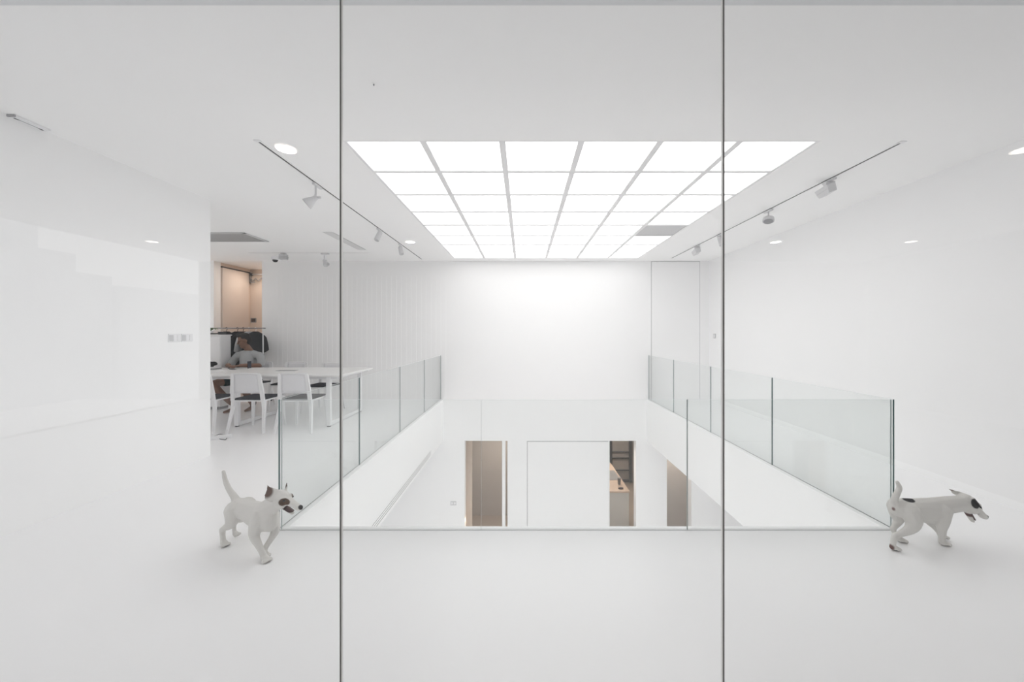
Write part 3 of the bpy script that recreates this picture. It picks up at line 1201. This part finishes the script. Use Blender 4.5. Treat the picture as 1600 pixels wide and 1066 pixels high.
fb = paint(WHITE, [
    (tuple(H(-.004, -.050, .020)), (.040, .034, .038), BLK, .12),
    (tuple(H(.044, .030, .022)), (.022, .020, .020), BLK, .2),
    ((-.085, -.012, .300), (.042, .036, .022), BLK, .15),
    (tuple(H(.134, 0, .002)), (.018, .019, .017), DARKN, .2),
    (tuple(H(.052, 0, -.036)), (.050, .034, .020), (.10, .042, .040), .3),
    ((-.196, -.008, .240), (.014, .014, .014), (.20, .12, .11), .5),
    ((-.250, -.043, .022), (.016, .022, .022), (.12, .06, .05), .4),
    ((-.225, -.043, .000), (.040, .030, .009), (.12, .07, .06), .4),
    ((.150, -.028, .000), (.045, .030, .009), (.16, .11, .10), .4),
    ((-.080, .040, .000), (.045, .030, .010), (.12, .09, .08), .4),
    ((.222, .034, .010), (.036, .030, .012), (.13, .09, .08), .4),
    ((.290, .040, .316), (.02, .03, .02), (.36, .30, .28), .6),
])
fuse(b, 'body', M_COAT, t, .0042, 5, fb)
TG = .026
for s in (-1, 1):
    b = NB()
    stamp(b, H(.042, s * .0285, .017), .0062)
    obj('eye', b, mat('dark_eye', (0.006, 0.005, 0.005), 0.45, 0.2), t, local=True)
b = NB()
for k in range(16):
    v = k / 15
    HST(b, .025 + .055 * v, 0, -.026 - TG * v, (.010, .012, .004))
obj('tongue', b, mat('dark_pink_tongue', (0.085, 0.036, 0.034), 0.5), t, local=True)

# ------------------------------------------------------------------ seated person
PX, PY = -4.93, 7.30
t = thing('person', 'seated person in a grey t-shirt and dark shorts working at the table', 'person', (PX, PY, 0))
# head frame: turned to the left of the picture and bowed
HS = 1.0
fd = Vector((-.74, -.62, -.26)).normalized()
lf_ = fd.cross(Vector((0, 0, 1))).normalized()          # the person's right hand side
up_ = lf_.cross(fd).normalized()
HR = Matrix((fd, lf_, up_)).transposed()
sk = Vector((-.02, -.10, 1.205))
b = NB()
stamp(b, H(-.012, 0, .035), (.100, .080, .100), HR)
stamp(b, H(.022, 0, -.045), (.070, .064, .085), HR)
stamp(b, H(.045, 0, -.095), (.040, .040, .032), HR)       # chin
for s in (-1, 1):
    stamp(b, H(.058, s * .036, -.028), (.030, .028, .028), HR)   # cheek
    stamp(b, H(-.010, s * .080, -.012), (.022, .010, .034), HR)  # ear
    stamp(b, H(.076, s * .030, .026), (.014, .026, .010), HR)    # brow
for k in range(6):
    v = k / 5
    stamp(b, H(.084 + .022 * v, 0, .014 - .042 * v), (.012, .011 + .006 * v, .011), HR)   # nose
stamp(b, H(.080, 0, -.060), (.012, .024, .007), HR)
stamp(b, H(.078, 0, -.072), (.012, .021, .008), HR)
chain(b, [(-.01, -.075, 1.12, .056), (.0, -.03, 1.06, .060), (.0, .0, 1.0, .075)], 6)
# trunk
chain(b, [(0, .05, .46, .150, .10), (0, .045, .56, .145, .11), (0, .03, .70, .150, .11), (0, .01, .84, .165, .11), (0, .0, .93, .160, .10)], 6)
for s in (-1, 1):
    stamp(b, (s * .16, -.005, .94), (.06, .058, .052))
# arms: upper arm, forearm on the table, hand
armR = [(-.195, -.005, .935, .056), (-.255, -.05, .83, .048), (-.275, -.11, .775, .042), (-.19, -.27, .785, .037), (-.08, -.375, .788, .027)]
armL = [(.195, -.005, .935, .056), (.255, -.05, .83, .048), (.265, -.12, .775, .042), (.19, -.27, .785, .037), (.085, -.355, .788, .027)]
chain(b, armR, 8)
chain(b, armL, 8)
for side, wrist, dirv in ((-1, Vector((-.08, -.375, .788)), Vector((.80, -.55, -.08))), (1, Vector((.085, -.355, .788)), Vector((-.80, -.58, -.08)))):
    dv = dirv.normalized()
    sv = dv.cross(Vector((0, 0, 1))).normalized()
    for k in range(5):
        v = k / 4
        stamp(b, wrist + dv * (.01 + .075 * v) + Vector((0, 0, -.002)), (.026, .034, .015), Matrix((dv, sv, dv.cross(sv))).transposed())
    for f_, ln in ((-1.5, .068), (-.5, .080), (.5, .076), (1.5, .060)):
        p0 = wrist + dv * .085 + sv * f_ * .0185
        p1 = p0 + dv * ln * .45 + Vector((0, 0, .010))
        p2 = p0 + dv * ln * .75 + Vector((0, 0, -.004))
        p3 = p0 + dv * ln * .95 + Vector((0, 0, -.018))
        chain(b, [(*p0, .0095), (*p1, .009), (*p2, .0085), (*p3, .0075)], 5)
    th = sv * (-1.0 if (sv * -1).dot(Vector((0, 1, 0))) > 0 else 1.0)
    p0 = wrist + dv * .025 + th * .030
    p1 = p0 + dv * .035 + th * .022 + Vector((0, 0, -.004))
    p2 = p1 + dv * .034 + th * .004 + Vector((0, 0, -.008))
    chain(b, [(*p0, .013), (*p1, .0105), (*p2, .009)], 5)
# legs
chain(b, [(-.09, .02, .53, .095), (-.15, -.20, .525, .085), (-.225, -.44, .505, .066), (-.245, -.50, .478, .062), (-.20, -.47, .38, .058), (-.10, -.40, .22, .050), (-.03, -.34, .10, .036), (-.015, -.335, .062, .038)], 7)
chain(b, [(-.015, -.32, .040, .036), (-.035, -.40, .034, .034), (-.055, -.47, .026, .026), (-.065, -.52, .022, .020)], 6)
chain(b, [(.09, .02, .53, .095), (.14, -.20, .525, .085), (.19, -.42, .505, .066), (.195, -.46, .478, .062), (.19, -.40, .38, .058), (.19, -.28, .22, .050), (.19, -.20, .10, .036), (.19, -.195, .062, .038)], 7)
chain(b, [(.19, -.18, .040, .036), (.19, -.26, .034, .034), (.195, -.33, .026, .026), (.195, -.38, .022, .020)], 6)
fuse(b, 'body', M_SKIN, t, .0065, 3)
# shirt
b = NB()
chain(b, [(0, .05, .52, .172, .13), (0, .045, .60, .168, .135), (0, .03, .72, .176, .135), (0, .005, .84, .184, .128), (0, -.002, .92, .168, .108), (0, -.004, .982, .105, .08)], 7)
for s, a in ((-1, armR), (1, armL)):
    pts = [(a[0][0] * .45, a[0][1] - .005, a[0][2] + .040, .062), (a[0][0] * .8, a[0][1], a[0][2] + .006, .068), (a[0][0] * 1.0, a[0][1], a[0][2] - .004, .070), (a[1][0], a[1][1], a[1][2] + .01, .064), (a[1][0] * 1.04, a[1][1] - .03, a[1][2] - .035, .066)]
    chain(b, pts, 8)
fuse(b, 'shirt', M_SHIRT, t, .009, 3)
b = NB()
tube(b, [(.078 * math.cos(a), -.020 + .066 * math.sin(a), 1.022 + .018 * math.sin(a)) for a in [2 * PI * k / 24 for k in range(25)]], .008, 8)
obj('collar', b, M_SHIRT, t, local=True)
# shorts
b = NB()
chain(b, [(-.09, .02, .53, .112), (-.15, -.20, .530, .102), (-.19, -.33, .520, .090)], 8)
chain(b, [(.09, .02, .53, .112), (.14, -.20, .530, .102), (.17, -.33, .520, .090)], 8)
chain(b, [(-.09, .05, .545, .12), (.09, .05, .545, .12)], 6)
fuse(b, 'shorts', M_SHORTS, t, .010, 3)
# hair: cropped cap over the top, back and sides
b = NB()
stamp(b, H(-.024, 0, .052), (.098, .085, .094), HR, 3)
stamp(b, H(-.055, 0, .000), (.070, .074, .085), HR, 3)
stamp(b, H(.028, 0, .098), (.056, .060, .034), HR, 3)
fuse(b, 'hair', M_HAIR, t, .007, 2)
for s in (-1, 1):
    b = NB()
    stamp(b, H(.082, s * .030, .006), (.009, .014, .006), HR)
    obj('eye', b, MATS['dark_eye'], t, local=True)

# ------------------------------------------------------------------ things on the table
t = thing('laptop', 'flat grey laptop lying on the table in front of the person', 'laptop', (-5.20, 6.62, TZ + .001), .12)
b = NB()
box(b, -.19, .19, -.13, .13, .002, .022, .004)
obj('base', b, M_GREY, t, local=True)
b = NB()
box(b, -.19, .19, -.13, .13, .024, .036, .004)
obj('lid', b, M_LGREY, t, local=True)
for x in (-.15, .15):
    for y in (-.1, .1):
        b = NB()
        box(b, x - .01, x + .01, y - .01, y + .01, 0, .003)
        obj('foot', b, M_RUB, t, local=True)
# black bag
t = thing('black_bag', 'crumpled black bag on the table at the end of the left wall', 'bag', (-5.42, 6.86, TZ + .014))
b = NB()
random.seed(3)
for k in range(16):
    a = random.uniform(-.15, .17)
    stamp(b, (a, random.uniform(-.09, .09), random.uniform(.03, .085) * (1 - abs(a) * 1.6)), (.06, .045, random.uniform(.025, .04)))
stamp(b, (0, 0, .02), (.19, .11, .019))
fuse(b, 'sack', M_BLACK, t, .008, 1)
b = NB()
tube(b, spline([(-.12, -.08, .06), (-.05, -.13, .11), (.06, -.13, .10), (.13, -.08, .05)], 6), .008, 8)
obj('strap', b, M_CHAR, t, local=True)
# upright pen holder with pens
t = thing('phone_stand', 'slim dark phone standing upright on the table near the hands', 'phone', (px2x(389.5, 6.86), 6.86, TZ))
b = NB()
box(b, -.010, .012, -.035, .035, .004, .125, .004, 2)
obj('phone', b, mat('dark_blue_plastic', (0.018, 0.02, 0.035), 0.3), t, local=True)
b = NB()
box(b, -.03, .035, -.03, .03, 0, .006, .002)
obj('stand', b, M_PLAST, t, local=True)
# small tools by the hands
for k, (px, py, Y, lab) in enumerate(((371, 576, 6.75, 'small dark tool lying by the hands on the table, nearest'), (369, 573.5, 6.95, 'small dark tool lying under the hands on the table'))):
    t = thing('hand_tool', lab, 'tool', (px2x(px, Y), Y - .12, TZ), .1 * k, 'small tools on the table')
    b = NB()
    tube(b, [(-.05, 0, .006), (.0, .003, .006), (.055, 0, .006)], [.004, .006, .005], 8)
    obj('handle', b, M_DARK, t, local=True)
    b = NB()
    tube(b, [(.05, 0, .006), (.085, -.003, .005)], .0025, 6)
    obj('tip', b, M_STEEL, t, local=True)
# white cables
random.seed(11)
for k in range(3):
    lab = ('white cable coiled at the table edge beside the wall end', 'white cable looping in front of the laptop', 'white cable running to the table edge behind the chair back')[k]
    pts = []
    cx, cyy = (-5.16, 6.20) if k == 0 else ((-4.84, 6.36) if k == 1 else (-4.72, 6.10))
    for i in range(9):
        a = i * .9 + k
        pts.append((cx + .10 * math.cos(a) * (1 + .15 * k) + .012 * i, cyy + .07 * math.sin(a), TZ + .006 + .003 * (i % 3) + (.035 if (k == 0 and i in (3, 4)) else 0)))
    b = NB()
    tube(b, spline(pts, 6), .005, 8)
    o = obj('cable', b, M_PLAST)
    tag(o, lab, 'cable', 'white cables on the table')
t = thing('charger', 'small white charger block on the table at the end of the left wall', 'charger', (-4.98, 6.02, TZ))
b = NB()
box(b, -.05, .05, -.03, .03, 0, .032, .006, 2)
obj('block', b, M_PLAST, t, local=True)
b = NB()
tube(b, [(.05, 0, .014), (.08, .01, .008), (.11, .03, .005)], .004, 8)
obj('lead', b, M_PLAST, t, local=True)

# ------------------------------------------------------------------ cabinet behind the table with plant and camera things on top
t = thing('white_cabinet', 'tall white cabinet beside the hanging clothes', 'cabinet', (-5.66, 7.26, 0))
b = NB()
box(b, -.36, .36, -.14, .10, .05, 1.295, .003)
obj('body', b, M_METALW, t, local=True)
b = NB()
box(b, -.375, .375, -.150, .11, 1.296, 1.316, .003)
obj('top', b, M_METALW, t, local=True)
b = NB()
box(b, -.33, .33, -.12, .09, 0, .0495)
obj('plinth', b, M_GREY, t, local=True)
for s in (-1, 1):
    b = NB()
    box(b, s * .18 - .172, s * .18 + .172, -.155, -.141, .06, 1.285, .002)
    d = obj('door', b, M_METALW, t, local=True)
    b = NB()
    box(b, s * .04 - .006, s * .04 + .006, -.175, -.1555, .70, .85, .002)
    obj('handle', b, M_STEEL, d, local=True)
t = thing('camera_tripod', 'folded black tripod lying on the white cabinet', 'tripod', (-5.46, 7.22, 1.316))
for k, y in enumerate((-.03, .0, .03)):
    b = NB()
    tube(b, [(-.30, y, .016), (.05, y * .8, .016)], [.014, .011], 10)
    obj('leg', b, M_RUB, t, local=True)
b = NB()
box(b, .05, .10, -.032, .032, .002, .05, .006, 2)
lathe(b, [(.02, 0), (.02, .05)], 14, (.115, 0, .024), (1, 0, 0))
obj('head', b, M_DARK, t, local=True)
t = thing('trailing_plant', 'small green plant on the cabinet at the end of the clothes rail', 'plant', (-5.62, 7.30, 1.316))
b = NB()
lathe(b, [(.035, 0), (.045, .06), (.047, .065), (.041, .065), (.038, .055)], 20)
obj('pot', b, M_PLAST, t, local=True)
random.seed(5)
for k in range(14):
    a = random.uniform(0, 2 * PI)
    L = random.uniform(.07, .15)
    b = NB()
    w = .012
    pts = [(0, .06), (.4, .12), (.8, .11), (1.0, .08)]
    prev = None
    d = Vector((math.cos(a), math.sin(a) * .6, 0))
    s_ = Vector((-d.y, d.x, 0)).normalized()
    for (u, z), ww in zip(pts, (.3, 1.0, .8, .05)):
        p = d * L * u + Vector((0, 0, z))
        e = [b.verts.new(p + s_ * w * ww), b.verts.new(p - s_ * w * ww), b.verts.new(p + Vector((0, 0, -.002)))]
        if prev:
            b.faces.new((prev[0], prev[2], e[2], e[0]))
            b.faces.new((prev[2], prev[1], e[1], e[2]))
        prev = e
    obj('leaf', b, M_LEAF, t, local=True)

# ------------------------------------------------------------------ clothes rail
RZ, RY = 1.435, 7.80
t = thing('clothes_rail', 'free standing clothes rail on black castors behind the seated person', 'clothes rack', (-5.5, RY, 0))
b = NB()
tube(b, [(-6.10, RY, RZ), (-4.955, RY, RZ)], .012, 12)
obj('top_bar', b, M_STEEL, t)
for x in (-6.06, -5.00):
    b = NB()
    tube(b, [(x, RY, .10), (x, RY, RZ)], .011, 12)
    obj('post', b, M_METALW, t)
    b = NB()
    tube(b, [(x, RY - .28, .10), (x, RY + .28, .10)], .013, 12)
    bs = obj('base_bar', b, M_METALW, t)
    for y in (RY - .25, RY + .25):
        b = NB()
        lathe(b, [(.03, -.014), (.044, -.010), (.046, 0), (.044, .010), (.03, .014)], 20, (x, y, .046), (1, 0, 0))
        box(b, x - .008, x + .008, y - .008, y + .008, .05, .10)
        bmesh.ops.translate(b, verts=b.verts, vec=-Vector(t.location))
        obj('castor', b, M_RUB, bs, local=True)


def hung_shirt(x, hanger_mat, hanger_label, cloth, cloth_label, tilt, length=.66, seed=0):
    random.seed(seed)
    h = thing('clothes_hanger', hanger_label, 'hanger', (x, RY, RZ), tilt, 'hangers on the rail')
    b_ = NB()
    hook = [(0, .022 * math.cos(a), .0 + .022 * math.sin(a)) for a in [(-.15 + k * .16) * PI for k in range(8)]]
    pts = [(0, .0, -.075), (0, .006, -.05)] + [(0, .023 * math.cos(a), .023 * math.sin(a) - .004) for a in [(-.45 + k * .17) * PI for k in range(9)]]
    tube(b_, pts, .0048, 8)
    obj('hook', b_, hanger_mat, h, local=True)
    b_ = NB()
    tube(b_, spline([(0, -.21, -.135), (0, -.12, -.105), (0, 0, -.072), (0, .12, -.105), (0, .21, -.135)], 6), .008, 8)
    obj('shoulders', b_, hanger_mat, h, local=True)
    s = thing('hanging_tshirt', cloth_label, 't-shirt', (x, RY, RZ), tilt, 't-shirts on the rail')
    b_ = NB()
    # trunk: loft of flattened rings hanging below the hanger
    n = 26
    prof = [(-.068, .075), (-.080, .13), (-.100, .19), (-.125, .235), (-.17, .245), (-.26, .24), (-.40, .243), (-.54, .25), (-.075 - length, .252)]
    rings = []
    for z, hw in prof:
        th = .018 + .022 * min(1, (-z - .06) / .2)
        ring = []
        for k in range(n):
            a = 2 * PI * k / n
            fold = 1 + .25 * math.sin(5 * a + seed) * min(1, (-z) / .6)
            ring.append(b_.verts.new((th * math.sin(a) * fold, hw * math.cos(a), z + .006 * math.sin(3 * a + seed) * (z < -.6))))
        rings.append(ring)
    for r0, r1 in zip(rings, rings[1:]):
        for k in range(n):
            f = b_.faces.new((r0[k], r0[(k + 1) % n], r1[(k + 1) % n], r1[k]))
            f.smooth = True
    b_.faces.new(rings[0])
    b_.faces.new(rings[-1][::-1])
    bmesh.ops.recalc_face_normals(b_, faces=b_.faces)
    obj('trunk', b_, cloth, s, local=True)
    for sd in (-1, 1):
        b_ = NB()
        rr = []
        for (y, z, w, tt) in ((.19, -.150, .060, .030), (.250, -.210, .075, .032), (.292, -.330, .080, .030), (.318, -.450, .082, .028)):
            nn = Vector((0, sd * .93, .36))
            rr.append([b_.verts.new(Vector((0, sd * y, z)) + nn * w * math.cos(2 * PI * k / 14) + Vector((tt * math.sin(2 * PI * k / 14), 0, 0))) for k in range(14)])
        for r0, r1 in zip(rr, rr[1:]):
            for k in range(14):
                f = b_.faces.new((r0[k], r0[(k + 1) % 14], r1[(k + 1) % 14], r1[k]))
                f.smooth = True
        b_.faces.new(rr[0])
        b_.faces.new(rr[-1][::-1])
        bmesh.ops.recalc_face_normals(b_, faces=b_.faces)
        obj('sleeve', b_, cloth, s, local=True)
    b_ = NB()
    tube(b_, [(.024 * math.sin(a), .075 * math.cos(a), -.068) for a in [2 * PI * k / 18 for k in range(19)]], .007, 6)
    obj('neckband', b_, cloth, s, local=True)


M_HB = mat('dark_hanger_plastic', (0.03, 0.025, 0.025), 0.4)
hung_shirt(-5.70, M_HB, 'dark clothes hanger, leftmost on the rail', M_BLACK, 'black t-shirt nearest the white cabinet on the rail', .05, .68, 1)
hung_shirt(-5.49, M_HB, 'dark clothes hanger, second on the rail from the cabinet', M_BLACK, 'black t-shirt, second on the rail from the white cabinet', -.06, .66, 2)
hung_shirt(-5.38, M_HB, 'dark clothes hanger next to the white hangers', M_CHAR, 'charcoal t-shirt in the middle of the rail behind the head', .04, .66, 3)
hung_shirt(-5.265, M_PLAST, 'white clothes hanger next to the dark hangers', mat('pale_grey_cotton', (0.55, 0.55, 0.56), 0.95, 0.1), 'pale grey t-shirt between the dark ones on the rail', -.03, .64, 4)
hung_shirt(-5.14, M_PLAST, 'white clothes hanger, rightmost on the rail', M_CHAR, 'charcoal t-shirt at the post end of the rail', .0, .68, 5)

# corridor wall fittings
t = thing('wall_control', 'dark square wall control in the warm corridor', 'control panel', (px2x(395.5, 9.28), 9.30, EYE + (VY - 500.5) * 9.28 / FPX))
b = NB()
box(b, -.065, .065, -.012, 0, -.055, .055, .003)
obj('frame', b, M_GREY, t, local=True)
b = NB()
box(b, -.045, .045, -.016, -.012, -.036, .036)
obj('screen', b, mat('brown_screen', (0.05, 0.035, 0.03), 0.3), t, local=True)
t = thing('pipe_bracket', 'dark pipes and valve bracket high on the warm corridor wall', 'pipes', (px2x(401, 9.28), 9.30, EYE + (VY - 436) * 9.28 / FPX))
b = NB()
box(b, -.15, -.13, -.04, 0, -.10, .14)
obj('plate', b, M_GREY, t, local=True)
b = NB()
tube(b, [(-.14, -.05, .10), (.16, -.05, .10)], .012, 8)
obj('pipe', b, M_LGREY, t, local=True)
b = NB()
tube(b, spline([(-.13, -.05, .02), (-.06, -.05, -.04), (.0, -.05, .01), (.06, -.05, -.05), (.11, -.05, .0), (.16, -.05, .03)], 5), .011, 8)
obj('hose', b, M_GREY, t, local=True)
b = NB()
tube(b, [(-.14, -.05, -.08), (-.02, -.05, -.08)], .013, 8)
obj('pipe', b, M_GREY, t, local=True)
b = NB()
lathe(b, [(.012, 0), (.03, .01), (.03, .05), (.01, .06)], 14, (-.10, -.05, .07), (0, 0, 1))
obj('valve', b, M_DARK, t, local=True)

# power strip and cable on the floor
t = thing('power_strip', 'white power strip on the floor at the end of the left wall', 'power strip', (-3.93, 5.13, 0), .55)
ps = t
b = NB()
box(b, -.20, .20, -.035, .035, 0, .045, .008, 2)
obj('housing', b, M_PLAST, t, local=True)
for k in range(4):
    b = NB()
    lathe(b, [(.02, .0455), (.02, .047)], 16, (-.13 + .085 * k, 0, 0))
    obj('socket', b, M_LGREY, t, local=True)
pts = [P(343, 690.5, FPX * 1.35 / 170.5), P(352, 688, FPX * 1.35 / 168), P(354.5, 684, FPX * 1.35 / 164), P(350, 680.5, FPX * 1.35 / 160.5), P(343, 679.5, FPX * 1.35 / 159.5), P(335, 682, FPX * 1.35 / 162), P(326, 682.5, FPX * 1.35 / 162.5), P(310, 681, FPX * 1.35 / 161)]
b = NB()
q = spline([(p.x, p.y, .006) for p in pts], 8)
tube(b, [(x, y, .03 * max(0, 1 - i / 8) + .006) for i, (x, y, z) in enumerate(q)], .0045, 8)
Mi = (Matrix.Translation(ps.location) @ Matrix.Rotation(.55, 4, 'Z')).inverted()
bmesh.ops.transform(b, matrix=Mi, verts=b.verts)
obj('cord', b, M_DARK, ps, local=True)['label'] = 'thin black looping cord'

# ------------------------------------------------------------------ kitchen seen through the lower opening
t = thing('kitchen_counter', 'white kitchen counter with a pale wood top in the lower opening', 'counter', (1.9, 10.4, LOWF))
KZ = -2.30
kx = px2x(984, 9.35)
b = NB()
box(b, 1.3, kx - .012, 9.37, 11.4, LOWF, KZ - .035)
obj('body', b, mat('counter_white', (0.62, 0.62, 0.60), 0.5), t)
b = NB()
box(b, 1.28, kx, 9.35, 11.42, KZ - .035, KZ, .003)
obj('worktop', b, M_WOOD, t)
b = NB()
box(b, 1.6, px2x(966, 10.3), 10.05, 10.75, KZ + .0005, KZ + .01, .003)
o = obj('hob', b, M_GREY, t)
t = thing('drinking_glass', 'empty drinking glass on the lower kitchen counter', 'glass', (px2x(967.5, 9.78), 9.78, KZ))
b = NB()
lathe(b, [(.035, 0), (.038, .12), (.042, .16), (.039, .16), (.035, .12), (.032, .01)], 24)
obj('tumbler', b, glass_mat('tumbler_glass', (0.62, 0.62, 0.62), .08), t, local=True)
b = NB()
lathe(b, [(.042, .148), (.044, .156), (.042, .162)], 24)
obj('rim', b, M_GREY, t, local=True)
t = thing('small_snack', 'small dark brown lump on the lower kitchen counter', 'food', (px2x(970, 9.48), 9.48, KZ))
b = NB()
stamp(b, (0, 0, .022), (.05, .03, .022))
stamp(b, (-.035, .01, .016), (.03, .025, .016))
stamp(b, (.03, -.01, .026), (.03, .025, .022))
fuse(b, 'lump', mat('dark_brown', (0.06, 0.035, 0.03), 0.6), t, .006, 2)
YD = 12.48
fx1 = px2x(985, YD)
b = NB()
wz0, wz1 = LOWF + .02, SLAB
box(b, px2x(938, YD), px2x(956, YD), YD - .06, YD, wz0, wz1)
box(b, px2x(982.5, YD), px2x(986.5, YD), YD - .08, YD, wz0, wz1)
box(b, px2x(938, YD), px2x(986.5, YD), YD - .06, YD, wz0, wz0 + .07)
for py in (706, 715.6, 734.5):
    z = EYE - (py - VY) * YD / FPX
    box(b, px2x(956, YD), px2x(982.5, YD), YD - .05, YD, z - .012, z + .012)
w2 = struct('window_2', b, M_WINF, 'dark framed glazed door at the end of the lower kitchen')
b = NB()
box(b, px2x(956, YD), px2x(982.5, YD), YD - .022, YD - .014, wz0 + .07, wz1)
obj('pane', b, M_GLASS, w2)
